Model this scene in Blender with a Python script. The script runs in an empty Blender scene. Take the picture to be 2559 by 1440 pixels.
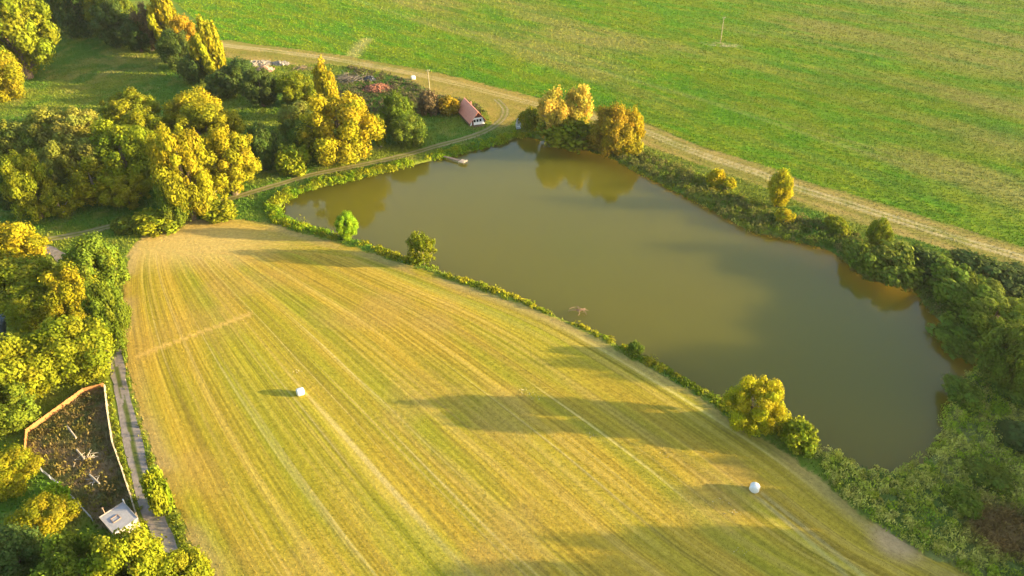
import bpy, math, random
import numpy as np
from mathutils import Vector, Matrix

S = bpy.context.scene
COL = S.collection
R_ = math.radians

# ------------------------------------------------------------------ camera
F_PX, PITCH, CAM_H = 1827.0, R_(35.0), 88.0          # photo is 2559 px wide
cam = bpy.data.cameras.new("Camera")
cam.sensor_width = 36.0
cam.lens = 36.0 * F_PX / 2559.0
cam.clip_start = 1.0
cam.clip_end = 6000.0
camo = bpy.data.objects.new("Camera", cam)
COL.objects.link(camo)
camo.location = (0, 0, CAM_H)
camo.rotation_euler = (math.pi / 2 - PITCH, 0, 0)
S.camera = camo
# ------------------------------------------------------------------ light
SUN_EL, SUN_AZ = R_(9.8), R_(-5.0)                    # azimuth measured from +X
w = bpy.data.worlds.new("World"); S.world = w; w.use_nodes = True
nt = w.node_tree; nt.nodes.clear()
sky = nt.nodes.new("ShaderNodeTexSky"); sky.sky_type = 'NISHITA'; sky.sun_disc = False
sky.sun_elevation = SUN_EL; sky.sun_rotation = math.pi / 2 - SUN_AZ
sky.air_density = 1.0; sky.dust_density = 1.6; sky.ozone_density = 1.0
bg = nt.nodes.new("ShaderNodeBackground"); bg.inputs[1].default_value = 0.15
wo = nt.nodes.new("ShaderNodeOutputWorld")
nt.links.new(sky.outputs[0], bg.inputs[0]); nt.links.new(bg.outputs[0], wo.inputs[0])
sun = bpy.data.lights.new("Sun", 'SUN'); sun.energy = 5.0; sun.angle = R_(0.6)
sun.color = (1.0, 0.80, 0.46)
suno = bpy.data.objects.new("Sun", sun); COL.objects.link(suno)
sd = Vector((math.cos(SUN_EL) * math.cos(SUN_AZ), math.cos(SUN_EL) * math.sin(SUN_AZ), math.sin(SUN_EL)))
suno.rotation_euler = sd.to_track_quat('Z', 'Y').to_euler()
suno.location = (0, 0, 200)
S.view_settings.view_transform = 'Standard'; S.view_settings.look = 'None'
S.view_settings.gamma = 1.0; S.view_settings.use_curve_mapping = False
S.view_settings.exposure = 2.25

rng = np.random.default_rng(11)
random.seed(5)

# ------------------------------------------------------------------ photo pixel -> place
CP, SP = math.cos(PITCH), math.sin(PITCH)
def ray(px, py):
    u = (px - 1279.5) / F_PX; v = (py - 720.0) / F_PX
    return np.array([u, CP - v * SP, -SP - v * CP])
def gp(px, py, z=0.0):                                # point on the level z seen at a pixel
    d = ray(px, py); t = (z - CAM_H) / d[2]
    return np.array([d[0] * t, d[1] * t, z])
def gpl(pts, z=0.0):
    return np.array([gp(x, y, z)[:2] for x, y in pts])
def proj(P):                                          # place -> pixel, for culling grass off screen
    x, y, z = P[:, 0], P[:, 1], P[:, 2] - CAM_H
    dep = y * CP - z * SP; dn = -y * SP - z * CP
    return 1279.5 + F_PX * x / dep, 720 + F_PX * dn / dep
def depth_at(py):
    return CAM_H / (SP + (py - 720) / F_PX * CP)

# ------------------------------------------------------------------ numpy helpers
def hash2(ix, iy, seed):
    n = (ix.astype(np.int64) * 374761393 + iy.astype(np.int64) * 668265263 + seed * 974634777) & 0x7fffffff
    n = ((n ^ (n >> 13)) * 1274126177) & 0x7fffffff
    n = n ^ (n >> 16)
    return (n & 0xffff) / 65535.0
def vnoise(x, y, seed=0):
    ix = np.floor(x); iy = np.floor(y); fx = x - ix; fy = y - iy
    fx = fx * fx * (3 - 2 * fx); fy = fy * fy * (3 - 2 * fy)
    a = hash2(ix, iy, seed); b = hash2(ix + 1, iy, seed); c = hash2(ix, iy + 1, seed); d = hash2(ix + 1, iy + 1, seed)
    return (a * (1 - fx) + b * fx) * (1 - fy) + (c * (1 - fx) + d * fx) * fy
def streak(s, al, ln, seed):
    """long streaks running along rows; each row has its own phase"""
    i = np.floor(s); f = s - i; f = f * f * (3 - 2 * f); z = np.zeros_like(i)
    a = vnoise(al / ln + 97 * hash2(i, z, seed), i * 3.0, seed + 1); b = vnoise(al / ln + 97 * hash2(i + 1, z, seed), (i + 1) * 3.0, seed + 1)
    return a * (1 - f) + b * f
def fbm(x, y, seed=0, o=3):
    s = 0; a = 0.5; t = 0
    for k in range(o):
        s = s + a * vnoise(x * 2 ** k + 17.3 * k, y * 2 ** k - 9.1 * k, seed + k); t += a; a *= 0.55
    return s / t
def sstep(a, b, x):
    t = np.clip((x - a) / (b - a), 0, 1); return t * t * (3 - 2 * t)
def mixc(c1, c2, t):
    t = np.asarray(t)[..., None]; return np.asarray(c1) * (1 - t) + np.asarray(c2) * t
def seg_dist(P, poly, closed=True):
    d2 = np.full(len(P), 1e12); n = len(poly)
    for i in range(n if closed else n - 1):
        a = poly[i]; b = poly[(i + 1) % n]; ab = b - a
        t = np.clip(((P - a) @ ab) / (ab @ ab + 1e-12), 0, 1)
        q = P - a - t[:, None] * ab
        d2 = np.minimum(d2, (q * q).sum(1))
    return np.sqrt(d2)
def inside(P, poly):
    c = np.zeros(len(P), bool); n = len(poly); x, y = P[:, 0], P[:, 1]
    for i in range(n):
        x1, y1 = poly[i]; x2, y2 = poly[(i + 1) % n]
        if y1 == y2: continue
        m = ((y1 > y) != (y2 > y)); m &= x < (x2 - x1) * (y - y1) / (y2 - y1) + x1
        c ^= m
    return c
def sdist(P, poly):                                    # negative inside
    d = seg_dist(P, poly); return np.where(inside(P, poly), -d, d)
class Field:
    """signed distance to an outline, sampled on a 1 m lattice"""
    def __init__(f, fn, x0=-265, x1=265, y0=25, y1=395):
        f.x0, f.y0 = x0, y0; gx = np.arange(x0, x1 + 1.0); gy = np.arange(y0, y1 + 1.0); f.n = (len(gx), len(gy))
        A, B = np.meshgrid(gx, gy); f.g = fn(np.column_stack([A.ravel(), B.ravel()])).reshape(A.shape).astype(np.float32)
    def __call__(f, P):
        a = np.clip(P[:, 0] - f.x0, 0, f.n[0] - 1.001); b = np.clip(P[:, 1] - f.y0, 0, f.n[1] - 1.001)
        i = a.astype(int); j = b.astype(int); a = a - i; b = b - j; g = f.g
        return (g[j, i] * (1 - a) + g[j, i + 1] * a) * (1 - b) + (g[j + 1, i] * (1 - a) + g[j + 1, i + 1] * a) * b
def smooth(pts, k=6, closed=True):                     # Catmull-Rom
    pts = np.asarray(pts, float); n = len(pts); out = []
    rngi = range(n) if closed else range(n - 1)
    for i in rngi:
        if closed: p0, p1, p2, p3 = pts[i - 1], pts[i], pts[(i + 1) % n], pts[(i + 2) % n]
        else: p0, p1, p2, p3 = pts[max(i - 1, 0)], pts[i], pts[i + 1], pts[min(i + 2, n - 1)]
        for j in range(k):
            t = j / k
            out.append(0.5 * (2 * p1 + (p2 - p0) * t + (2 * p0 - 5 * p1 + 4 * p2 - p3) * t * t + (3 * p1 - p0 - 3 * p2 + p3) * t ** 3))
    if not closed: out.append(pts[-1])
    return np.array(out)

# ------------------------------------------------------------------ materials
def mat(name, rough=0.9, spec=0.1):
    m = bpy.data.materials.new(name); m.use_nodes = True
    b = m.node_tree.nodes["Principled BSDF"]
    b.inputs["Roughness"].default_value = rough; b.inputs["Specular IOR Level"].default_value = spec
    return m, m.node_tree, b
def N(nt, t, **kw):
    n = nt.nodes.new(t)
    for k, v in kw.items(): setattr(n, k, v)
    return n
def noise(nt, scale, detail=4, rough=0.6, coord='Object'):
    tc = N(nt, "ShaderNodeNewGeometry") if coord == 'World' else N(nt, "ShaderNodeTexCoord")
    n = N(nt, "ShaderNodeTexNoise"); n.inputs["Scale"].default_value = scale
    n.inputs["Detail"].default_value = detail; n.inputs["Roughness"].default_value = rough
    nt.links.new(tc.outputs["Position" if coord == 'World' else "Object"], n.inputs["Vector"])
    return n
def ramp(nt, src, stops):
    r = N(nt, "ShaderNodeValToRGB"); e = r.color_ramp.elements
    while len(e) < len(stops): e.new(0.5)
    for q, (p, c) in zip(e, stops):
        q.position = p; q.color = (*c, 1)
    nt.links.new(src, r.inputs[0]); return r
def simple(name, c1, c2, scale=3.0, rough=0.8, spec=0.2, bump=0.3, bscale=None, coord='Object'):
    m, nt, b = mat(name, rough, spec)
    n = noise(nt, scale, 5, 0.65, coord)
    r = ramp(nt, n.outputs["Fac"], [(0.3, c1), (0.7, c2)])
    nt.links.new(r.outputs[0], b.inputs["Base Color"])
    if bump:
        n2 = noise(nt, bscale or scale * 4, 4, 0.6, coord)
        bp = N(nt, "ShaderNodeBump"); bp.inputs["Strength"].default_value = bump; bp.inputs["Distance"].default_value = 0.05
        nt.links.new(n2.outputs["Fac"], bp.inputs["Height"]); nt.links.new(bp.outputs[0], b.inputs["Normal"])
    return m
def attr_mat(name, var=0.35, transl=0.0, bump=0.0, nscale=1.3):
    """colour of the plants or soil stored on the mesh, with fine procedural variation"""
    m, nt, b = mat(name, 0.95, 0.05)
    a = N(nt, "ShaderNodeAttribute"); a.attribute_name = "col"
    n = noise(nt, nscale, 6, 0.7, 'World')
    mr = N(nt, "ShaderNodeMapRange"); mr.inputs["From Min"].default_value = 0.25; mr.inputs["From Max"].default_value = 0.75
    mr.inputs["To Min"].default_value = 1 - var; mr.inputs["To Max"].default_value = 1 + var
    nt.links.new(n.outputs["Fac"], mr.inputs["Value"])
    mx = N(nt, "ShaderNodeVectorMath", operation='SCALE')
    nt.links.new(a.outputs["Color"], mx.inputs[0]); nt.links.new(mr.outputs[0], mx.inputs["Scale"])
    nt.links.new(mx.outputs[0], b.inputs["Base Color"])
    if bump:
        n2 = noise(nt, 2.2, 5, 0.7, 'World')
        bp = N(nt, "ShaderNodeBump"); bp.inputs["Strength"].default_value = bump; bp.inputs["Distance"].default_value = 0.12
        nt.links.new(n2.outputs["Fac"], bp.inputs["Height"]); nt.links.new(bp.outputs[0], b.inputs["Normal"])
    if transl:
        t = N(nt, "ShaderNodeBsdfTranslucent"); nt.links.new(mx.outputs[0], t.inputs["Color"])
        ms = N(nt, "ShaderNodeMixShader"); ms.inputs[0].default_value = transl
        out = nt.nodes["Material Output"]
        nt.links.new(b.outputs[0], ms.inputs[1]); nt.links.new(t.outputs[0], ms.inputs[2]); nt.links.new(ms.outputs[0], out.inputs[0])
    return m
M_SOIL = attr_mat("field_surface", 0.3, 0, 0.5)
M_GRASS = attr_mat("grass_blades", 0.25, 0.06, 0, 0.8)
M_WEED = attr_mat("weed_leaves", 0.25, 0.35, 0, 0.8)

def leaf_mat():
    m, nt, b = mat("tree_leaves", 0.8, 0.06)
    oi = N(nt, "ShaderNodeObjectInfo"); a = N(nt, "ShaderNodeAttribute"); a.attribute_name = "col"
    mx = N(nt, "ShaderNodeMix", data_type='RGBA', blend_type='MULTIPLY'); mx.inputs[0].default_value = 1
    nt.links.new(oi.outputs["Color"], mx.inputs[6]); nt.links.new(a.outputs["Color"], mx.inputs[7])
    nt.links.new(mx.outputs[2], b.inputs["Base Color"])
    t = N(nt, "ShaderNodeBsdfTranslucent"); nt.links.new(mx.outputs[2], t.inputs["Color"])
    ms = N(nt, "ShaderNodeMixShader"); ms.inputs[0].default_value = 0.34
    nt.links.new(b.outputs[0], ms.inputs[1]); nt.links.new(t.outputs[0], ms.inputs[2])
    nt.links.new(ms.outputs[0], nt.nodes["Material Output"].inputs[0])
    return m
M_LEAF = leaf_mat()
M_BARK = simple("bark", (0.09, 0.06, 0.035), (0.2, 0.15, 0.1), 3, 0.9, 0.1, 0.5)
M_PALEBARK = simple("pale_bark", (0.22, 0.16, 0.1), (0.42, 0.33, 0.22), 3, 0.9, 0.1, 0.5)

def water_mat(name, c1, c2, rough=0.06):
    m, nt, b = mat(name, rough, 0.32)
    b.inputs["IOR"].default_value = 1.333
    n = noise(nt, 0.02, 3, 0.5, 'World')
    r = ramp(nt, n.outputs["Fac"], [(0.3, c1), (0.7, c2)])
    nt.links.new(r.outputs[0], b.inputs["Base Color"])
    b.inputs["Subsurface Weight"].default_value = 1.0; b.inputs["Subsurface Radius"].default_value = (1.0, 1.0, .9)
    b.inputs["Subsurface Scale"].default_value = 80.0
    g = N(nt, "ShaderNodeNewGeometry"); mp = N(nt, "ShaderNodeMapping"); mp.inputs["Scale"].default_value = (0.5, 1.6, 1)
    nt.links.new(g.outputs["Position"], mp.inputs[0])
    w2 = N(nt, "ShaderNodeTexNoise"); w2.inputs["Scale"].default_value = 0.9; w2.inputs["Detail"].default_value = 4
    nt.links.new(mp.outputs[0], w2.inputs["Vector"])
    bp = N(nt, "ShaderNodeBump"); bp.inputs["Strength"].default_value = 0.12; bp.inputs["Distance"].default_value = 0.05
    nt.links.new(w2.outputs["Fac"], bp.inputs["Height"]); nt.links.new(bp.outputs[0], b.inputs["Normal"])
    return m
M_WATER = water_mat("murky_pond_water", (0.106, 0.091, 0.008), (0.096, 0.090, 0.009))
M_STREAM = water_mat("stream_water", (0.02, 0.03, 0.025), (0.03, 0.04, 0.03))

# ------------------------------------------------------------------ mesh helpers
def mesh_np(name, V, Fc, m, col=None, smooth_=False):
    """V (n,3), Fc (k,3) or (k,4); col (n,3) point colour"""
    me = bpy.data.meshes.new(name)
    V = np.ascontiguousarray(V, np.float32); Fc = np.ascontiguousarray(Fc, np.int32); k, s = Fc.shape
    me.vertices.add(len(V)); me.vertices.foreach_set("co", V.ravel())
    me.loops.add(k * s); me.loops.foreach_set("vertex_index", Fc.ravel())
    me.polygons.add(k); me.polygons.foreach_set("loop_start", np.arange(0, k * s, s, dtype=np.int32))
    me.update(calc_edges=True)
    if col is not None:
        at = me.attributes.new("col", 'FLOAT_COLOR', 'POINT')
        c4 = np.ones((len(V), 4), np.float32); c4[:, :3] = col
        at.data.foreach_set("color", c4.ravel())
    if smooth_: me.polygons.foreach_set("use_smooth", np.ones(k, bool))
    me.materials.append(m); return me
def link(name, me, parent=None, loc=None, kind=None, label=None, cat=None, group=None):
    o = bpy.data.objects.new(name, me); COL.objects.link(o)
    if parent: o.parent = parent
    if loc is not None: o.location = loc
    if kind: o["kind"] = kind
    if label: o["label"] = label
    if cat: o["category"] = cat
    if group: o["group"] = group
    return o
class MB:
    """collects boxes, tubes and prisms for one mesh"""
    def __init__(s): s.v = []; s.f = []
    def add(s, vs, fs):
        b = len(s.v); s.v += [tuple(v) for v in vs]; s.f += [tuple(i + b for i in f) for f in fs]; return s
    def box(s, c, d, rz=0, rx=0, ry=0):
        M = Matrix.Translation(c) @ Matrix.Rotation(rz, 4, 'Z') @ Matrix.Rotation(ry, 4, 'Y') @ Matrix.Rotation(rx, 4, 'X')
        vs = [M @ Vector((x * d[0] / 2, y * d[1] / 2, z * d[2] / 2)) for z in (-1, 1) for y in (-1, 1) for x in (-1, 1)]
        return s.add(vs, [(0, 2, 3, 1), (4, 5, 7, 6), (0, 1, 5, 4), (2, 6, 7, 3), (0, 4, 6, 2), (1, 3, 7, 5)])
    def tube(s, pts, rad, n=6):
        b = len(s.v); pts = [Vector(p) for p in pts]
        for i, p in enumerate(pts):
            d = (pts[min(i + 1, len(pts) - 1)] - pts[max(i - 1, 0)]).normalized()
            x = d.orthogonal().normalized(); y = d.cross(x)
            for k in range(n):
                a = 2 * math.pi * k / n; s.v.append(tuple(p + (x * math.cos(a) + y * math.sin(a)) * rad[i]))
        for i in range(len(pts) - 1):
            for k in range(n):
                s.f.append((b + i * n + k, b + i * n + (k + 1) % n, b + (i + 1) * n + (k + 1) % n, b + (i + 1) * n + k))
        s.f.append(tuple(b + k for k in range(n))[::-1]); e = b + (len(pts) - 1) * n
        s.f.append(tuple(e + k for k in range(n))); return s
    def mesh(s, name, m, sm=False):
        me = bpy.data.meshes.new(name); me.from_pydata(s.v, [], s.f); me.materials.append(m); me.update()
        if sm: me.polygons.foreach_set("use_smooth", [True] * len(me.polygons))
        return me
    def obj(s, name, m, parent=None, **kw): return link(name, s.mesh(name, m, kw.pop('sm', False)), parent, **kw)
def empty(name, loc, label, cat, group=None, rz=0):
    o = link(name, None, None, loc, None, label, cat, group); o.rotation_euler.z = rz; o.empty_display_size = 0.5; return o

# ------------------------------------------------------------------ outlines of the place
POND_PX = [(705, 512), (745, 484), (800, 469), (860, 456), (920, 441), (985, 426), (1050, 409), (1110, 395), (1160, 383), (1220, 368),
  (1265, 355), (1300, 343), (1340, 347), (1390, 356), (1440, 369), (1500, 386), (1540, 402), (1580, 426), (1640, 454), (1700, 485), (1760, 515),
  (1810, 540), (1850, 566), (1890, 582), (1950, 594), (2010, 609), (2060, 622), (2100, 645), (2140, 680), (2180, 703), (2230, 708), (2270, 706),
  (2300, 745), (2335, 790), (2375, 822), (2430, 838), (2475, 880), (2482, 915), (2435, 930), (2405, 955), (2388, 990), (2368, 1035), (2362, 1085),
  (2335, 1135), (2292, 1166), (2240, 1182), (2190, 1177), (2130, 1160), (2080, 1140), (2030, 1112), (1985, 1082), (1930, 1060), (1880, 1042), (1820, 1012), (1760, 980),
  (1700, 945), (1640, 908), (1590, 886), (1540, 860), (1490, 836), (1430, 808), (1380, 788), (1320, 758), (1250, 730), (1170, 703), (1100, 678),
  (1060, 662), (1000, 641), (940, 616), (890, 600), (830, 585), (770, 568), (722, 552), (702, 533)]
POND = smooth(gpl(POND_PX, -0.5), 3)
STREAM = smooth(gpl([(-40, 720), (8, 770), (14, 840), (-25, 950), (-40, 1150), (-10, 1300), (30, 1400), (40, 1520), (-140, 1520), (-160, 1300), (-190, 1100), (-160, 900), (-140, 760)], -0.5), 3)
HAY_R = [(2420, 1440), (2330, 1400), (2235, 1340), (2150, 1280), (2050, 1200), (1960, 1130), (1860, 1075), (1780, 1014), (1700, 964), (1600, 907),
  (1500, 852), (1420, 810), (1330, 772), (1250, 742), (1170, 716), (1080, 684), (1000, 658), (900, 624), (820, 601), (740, 578), (690, 563)]
HAY_L = [(420, 562), (370, 580), (330, 620), (312, 680), (308, 800), (318, 900), (332, 970), (352, 1050), (385, 1140), (425, 1240), (470, 1340), (520, 1440), (640, 1680)]
HAY = smooth(gpl(HAY_L + [(2900, 1760)] + HAY_R + [(620, 550), (540, 547), (470, 552)]), 3)
STRIP_UP = [(545, 100), (640, 112), (708, 119), (842, 137), (931, 152), (1065, 176), (1213, 211), (1320, 238), (1440, 268), (1530, 288), (1610, 307), (1711, 349), (1800, 381),
  (1913, 415), (2020, 455), (2124, 484), (2297, 538), (2420, 577), (2559, 617), (2900, 720)]
STRIP_LO = [(2900, 800), (2559, 677), (2369, 624), (2225, 581), (2044, 527), (1913, 467), (1735, 408), (1607, 362), (1500, 330), (1400, 302), (1320, 280), (1290, 300), (1262, 318), (1235, 318), (1222, 297), (1205, 268), (1169, 250), (1095, 238), (1035, 208),
  (946, 179), (827, 161), (714, 161), (560, 143)]
STRIP = smooth(gpl(STRIP_UP + STRIP_LO), 3)
UPL = gpl(STRIP_UP)
GREEN = np.array([*gpl([(-30, -400), (360, -60), (455, 20)]), *UPL, (900, 60), (2500, -300), (3000, 3000), (-700, 3000)])
PLOT_PX = [(262, 966), (210, 979), (67, 1082), (63, 1134), (150, 1217), (232, 1302), (300, 1345), (352, 1316), (305, 1172), (283, 1110)]
PLOT = gpl(PLOT_PX)
dirL = gp(2559, 617)[:2] - gp(1610, 307)[:2]; dirL /= np.linalg.norm(dirL); norL = np.array([-dirL[1], dirL[0]])

D_POND, D_STREAM, D_HAY, D_STRIP = [Field(lambda P, o=o: sdist(P, o)) for o in (POND, STREAM, HAY, STRIP)]
D_UPL = Field(lambda P: seg_dist(P, UPL, False))
# hay rows: fan between the two long edges of the field
_l = smooth(gpl([(420, 562), (345, 620), (312, 700), (312, 850), (332, 970), (385, 1140), (470, 1340), (520, 1440), (640, 1680)]), 8, False)
_r = smooth(gpl([(690, 563), (900, 624), (1170, 716), (1420, 810), (1700, 964), (1960, 1130), (2235, 1340), (2420, 1440), (2900, 1700)]), 8, False)
_ap = gp(440, 592)[:2]; _yb = 40.0
def _edge(c, y): return np.interp(y, c[::-1, 1], c[::-1, 0])
def hay_x(u, y):
    """x of mowing row u at y: straight rows fanning from the field's tip, bent only near the two edges"""
    yc = np.minimum(y, _ap[1] - 1.0); t = (_ap[1] - yc) / (_ap[1] - _yb); L, R = _edge(_l, yc), _edge(_r, yc)
    cl = _ap[0] + (_edge(_l, _yb) - _ap[0]) * t; cr = _ap[0] + (_edge(_r, _yb) - _ap[0]) * t
    return cl * (1 - u) + cr * u + (L - cl) * (1 - np.clip(u, 0, 1)) ** 2.5 + (R - cr) * np.clip(u, 0, 1) ** 2.5
def hay_u(P):
    x, y = P[:, 0], P[:, 1]; a = np.full(len(P), -.1); b = np.full(len(P), 1.1)
    for _ in range(14):
        m = (a + b) / 2; lo = hay_x(m, y) < x; a = np.where(lo, m, a); b = np.where(lo, b, m)
    return (a + b) / 2
XA, XB = gp(335, 893)[:2], gp(632, 783)[:2]            # ridge of cut grass across the rows
RUT_HAY = [gpl(q) for q in ([(1905, 1235), (2000, 1310), (2110, 1400), (2200, 1475)], [(1890, 1240), (1985, 1320), (2085, 1410), (2150, 1475)])]
def hay_col(P, d, detail=1.0):
    u = hay_u(P); x, y = P[:, 0], P[:, 1]
    s = u * 90 + 0.5 * (fbm(x / 30, y / 30, 3) - .5)
    top = sstep(138, 150, y + 6 * (fbm(x / 14, y / 14, 19) - .5))
    s = s * (1 - top) + (d * 1.0 + 300) * top
    al = y * (1 - top) + x * top
    fine = streak(s * 1.15, al, 30, 5); mid = streak(s * 0.37, al, 42, 6); wide = fbm(x / 22, y / 22, 7)
    vfine = .5 * streak(s * 2.7, al, 34, 8) + .5 * streak(s * 5.1, al, 17, 18)
    c = mixc((.370, .250, .024), (.290, .238, .017), sstep(.3, .75, mid * .45 + wide * .55))
    c = mixc(c, (.50, .345, .075), sstep(.5, .9, fine) * .36)
    c = mixc(c, (.25, .18, .028), sstep(.55, .95, 1 - fine) * .5)
    c = mixc(c, (.56, .43, .14), sstep(.8, .97, streak(s * 1.4 + 31, al, 60, 9)) * .5)
    c = mixc(c, (.21, .235, .013), sstep(.52, .78, fbm(s / 7, al / 30, 21)) * .42)
    c = c * (1 + detail * (.85 * vfine - .425))[:, None]
    c = mixc(c, (.36, .23, .055), sstep(.55, .75, fbm(x / 15, y / 15, 12)) * .35)
    c = mixc(c, (.34, .24, .085), sstep(-3.5, -1.2, d) * .5 * sstep(.3, .6, vnoise(x / 9, y / 9, 4)))     # worn margin
    b = XB - XA; t = ((P - XA) @ b) / (b @ b); dist = np.abs((P - XA) @ np.array([-b[1], b[0]])) / np.linalg.norm(b)
    c = mixc(c, (.5, .33, .07), (dist < .35 + .4 * vnoise(x, y, 13)) * sstep(-.02, .05, t) * sstep(1.02, .97, t) * .8)
    for rt in RUT_HAY:
        c = mixc(c, (.46, .42, .2), sstep(.5, .2, seg_dist(P, rt, False)) * .22)
    ap = gp(470, 610)[:2]; c = mixc(c, (.55, .38, .12), sstep(22, 4, np.hypot((x - ap[0]) * .7, (y - ap[1]) * 1.5)) * .55)
    c = c * np.array([.93, .93, 1.1])
    pk = gp(2240, 1350)[:2]; c = mixc(c, (.42, .27, .14), sstep(5, 1.5, np.hypot(x - pk[0] , y - pk[1])) * .8)
    return c
POLE_FAR = gp(1799, 108)
def green_col(P):
    return _green(P) * np.array([1.08, 1.16, 1.0])
def _green(P):
    x, y = P[:, 0], P[:, 1]
    q = (P - UPL[10]) @ norL; al = (P - UPL[10]) @ dirL
    n1 = fbm(al / 60, q / 9, 31); n2 = fbm(al / 14, q / 3.5, 33); n3 = fbm(al / 5, q / 2, 35, 2); big = fbm(al / 90 + 3, q / 45, 37)
    c = mixc((.120, .150, .007), (.075, .155, .005), sstep(.3, .7, n2))
    c = mixc(c, (.175, .15, .032), sstep(.38, .66, n1 * .5 + big * .5) * .85 * sstep(5, 24, q))
    c = mixc(c, (.27, .19, .085), sstep(.5, .72, n1 * .35 + big * .3 + n3 * .35) * .2 * sstep(10, 40, q))
    c = mixc(c, (.17, .185, .010), sstep(.55, .8, n3) * .5)
    c = mixc(c, (.04, .115, .006), sstep(.55, .75, fbm(al / 25, q / 6, 41)) * .45)
    k = np.abs(q - 27 - 4 * (vnoise(al / 60, q * 0, 44) - .5)); c = mixc(c, (.24, .21, .07), sstep(1.6, .4, k) * .3)       # old wheel lines
    c = mixc(c, (.24, .21, .07), sstep(1.2, .3, np.abs(q - 30.5)) * .2)
    fk = gpl([(882, 140), (896, 118), (915, 100)]); c = mixc(c, (.30, .24, .09), sstep(4.5, .6, seg_dist(P, fk, False)) * (.35 + .5 * fbm(x / 3, y / 3, 47)) * sstep(14, 3, q))
    dx = x - POLE_FAR[0]; dy = y - POLE_FAR[1]
    c = mixc(c, (.32, .26, .13), sstep(1.0, .55, np.hypot((dx) / 9.5, (dy + 2 + dx * .25) / 3.6)) * sstep(.3, .7, fbm(x / 2.5, y / 1.6, 3)))
    return c
def strip_col(P):
    x, y = P[:, 0], P[:, 1]
    q = (P - UPL[10]) @ norL; al = (P - UPL[10]) @ dirL
    dU = D_UPL(P)
    n = fbm(al / 30, dU / 1.1, 51); n2 = fbm(x / 5, y / 5, 53)
    c = mixc((.27, .20, .055), (.19, .165, .03), sstep(.35, .65, n))
    for w0 in (4.2, 6.2):
        c = mixc(c, (.42, .34, .17), sstep(.75, .25, np.abs(dU - w0 - 1.2 * (vnoise(al / 40, al * 0, 55) - .5))) * .7)
    c = mixc(c, (.13, .15, .016), sstep(.5, .75, n2) * .4)
    return mixc(c, (.30, .2, .035), sstep(70, 20, np.hypot(x + 10, y - 228)) * .35)
def base_col(P, dp):
    x, y = P[:, 0], P[:, 1]
    n = fbm(x / 12, y / 12, 61); n2 = fbm(x / 3.5, y / 3.5, 63)
    c = mixc((.055, .105, .010), (.105, .125, .012), sstep(.35, .65, n))
    c = mixc(c, (.17, .15, .03), sstep(.55, .8, n2) * .5)
    md = gp(260, 170)[:2]; c = mixc(c, (.20, .165, .045), sstep(26, 4, np.hypot(x - md[0], (y - md[1]) * .8)) * .55 * sstep(.3, .7, n2))
    # damp reedy corner to the right of the pond
    rb = sstep(46, 56, x - (y - 70) * .15) * sstep(140, 110, y)
    c = mixc(c, mixc((.135, .14, .035), (.085, .115, .02), sstep(.4, .6, n)), rb)
    rd = gp(2520, 1330)[:2]; c = mixc(c, (.15, .075, .03), sstep(7.5, 3, np.hypot(x - rd[0], (y - rd[1]) * 1.2)) * .8)
    # muddy waterline
    return mixc(c * 1.35, (.07, .05, .025), sstep(.25, -.4, dp))
def plot_col(P):
    x, y = P[:, 0], P[:, 1]; n = fbm(x / 4, y / 4, 71); n2 = fbm(x / 1.5, y / 1.5, 73)
    c = mixc((.16, .11, .055), (.25, .165, .075), n2)
    c = mixc(c, (.085, .10, .02), sstep(.45, .65, n) * .8)
    return mixc(c, (.16, .12, .03), sstep(.6, .8, n2) * .5)
def ground_info(P, detail=1.0):
    """region id and plant/soil colour at points on the ground"""
    d_h = D_HAY(P); d_s = D_STRIP(P); ing = inside(P, GREEN); dp = D_POND(P); ds = D_STREAM(P)
    inp = inside(P, PLOT)
    wob = 1.6 * (fbm(P[:, 0] / 2.2, P[:, 1] / 2.2, 81) - .5)
    reg = np.zeros(len(P), int)
    reg[ing & (d_s > 0)] = 2; reg[(d_s + wob < 0)] = 3; reg[(d_h + wob < 0)] = 1; reg[inp] = 4
    c = base_col(P, np.minimum(dp, ds))
    g = reg == 2; c[g] = green_col(P[g]); g = reg == 3; c[g] = strip_col(P[g])
    g = reg == 1; c[g] = hay_col(P[g], d_h[g], detail); g = reg == 4; c[g] = plot_col(P[g])
    return reg, c, dp, ds
def relief(P, dp, ds):
    d = np.minimum(dp, ds)
    z = 0.10 * (fbm(P[:, 0] / 23, P[:, 1] / 23, 91) - .5)
    return z - 1.6 * sstep(0.9, -1.6, d)

# ------------------------------------------------------------------ ground
def axis(lo, hi, step, far, grow=1.5):
    a = list(np.arange(lo, hi + 1e-6, step)); s = step; e = a[-1]
    while e < far: s *= grow; e += s; a.append(e)
    s = step; e = a[0]
    while e > -far: s *= grow; e -= s; a.insert(0, e)
    return np.array(a)
gx = axis(-210, 210, 0.8, 2800); gy = np.concatenate([axis(34, 180, 0.7, 40)[axis(34, 180, 0.7, 40) >= 34][:209]])
gy = np.arange(34, 180, 0.7); gy = np.concatenate([[-2800, -1200, -500, -200, -80, -20, 5, 20, 28], gy, np.arange(180, 390, 1.1)])
e, s = gy[-1], 1.1
far_y = []
while e < 3000: s *= 1.5; e += s; far_y.append(e)
gy = np.concatenate([gy, far_y])
X, Y = np.meshgrid(gx, gy); GP = np.stack([X.ravel(), Y.ravel()], 1)
greg, gcol, gdp, gds = ground_info(GP, 0.0)
GV = np.column_stack([GP, relief(GP, gdp, gds)])
nx, ny = len(gx), len(gy)
ii = (np.arange(ny - 1)[:, None] * nx + np.arange(nx - 1)[None]).ravel()
FQ = np.stack([ii, ii + 1, ii + nx + 1, ii + nx], 1)
fr = greg[FQ[:, 0]]; fr[fr == 1] = 0
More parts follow.
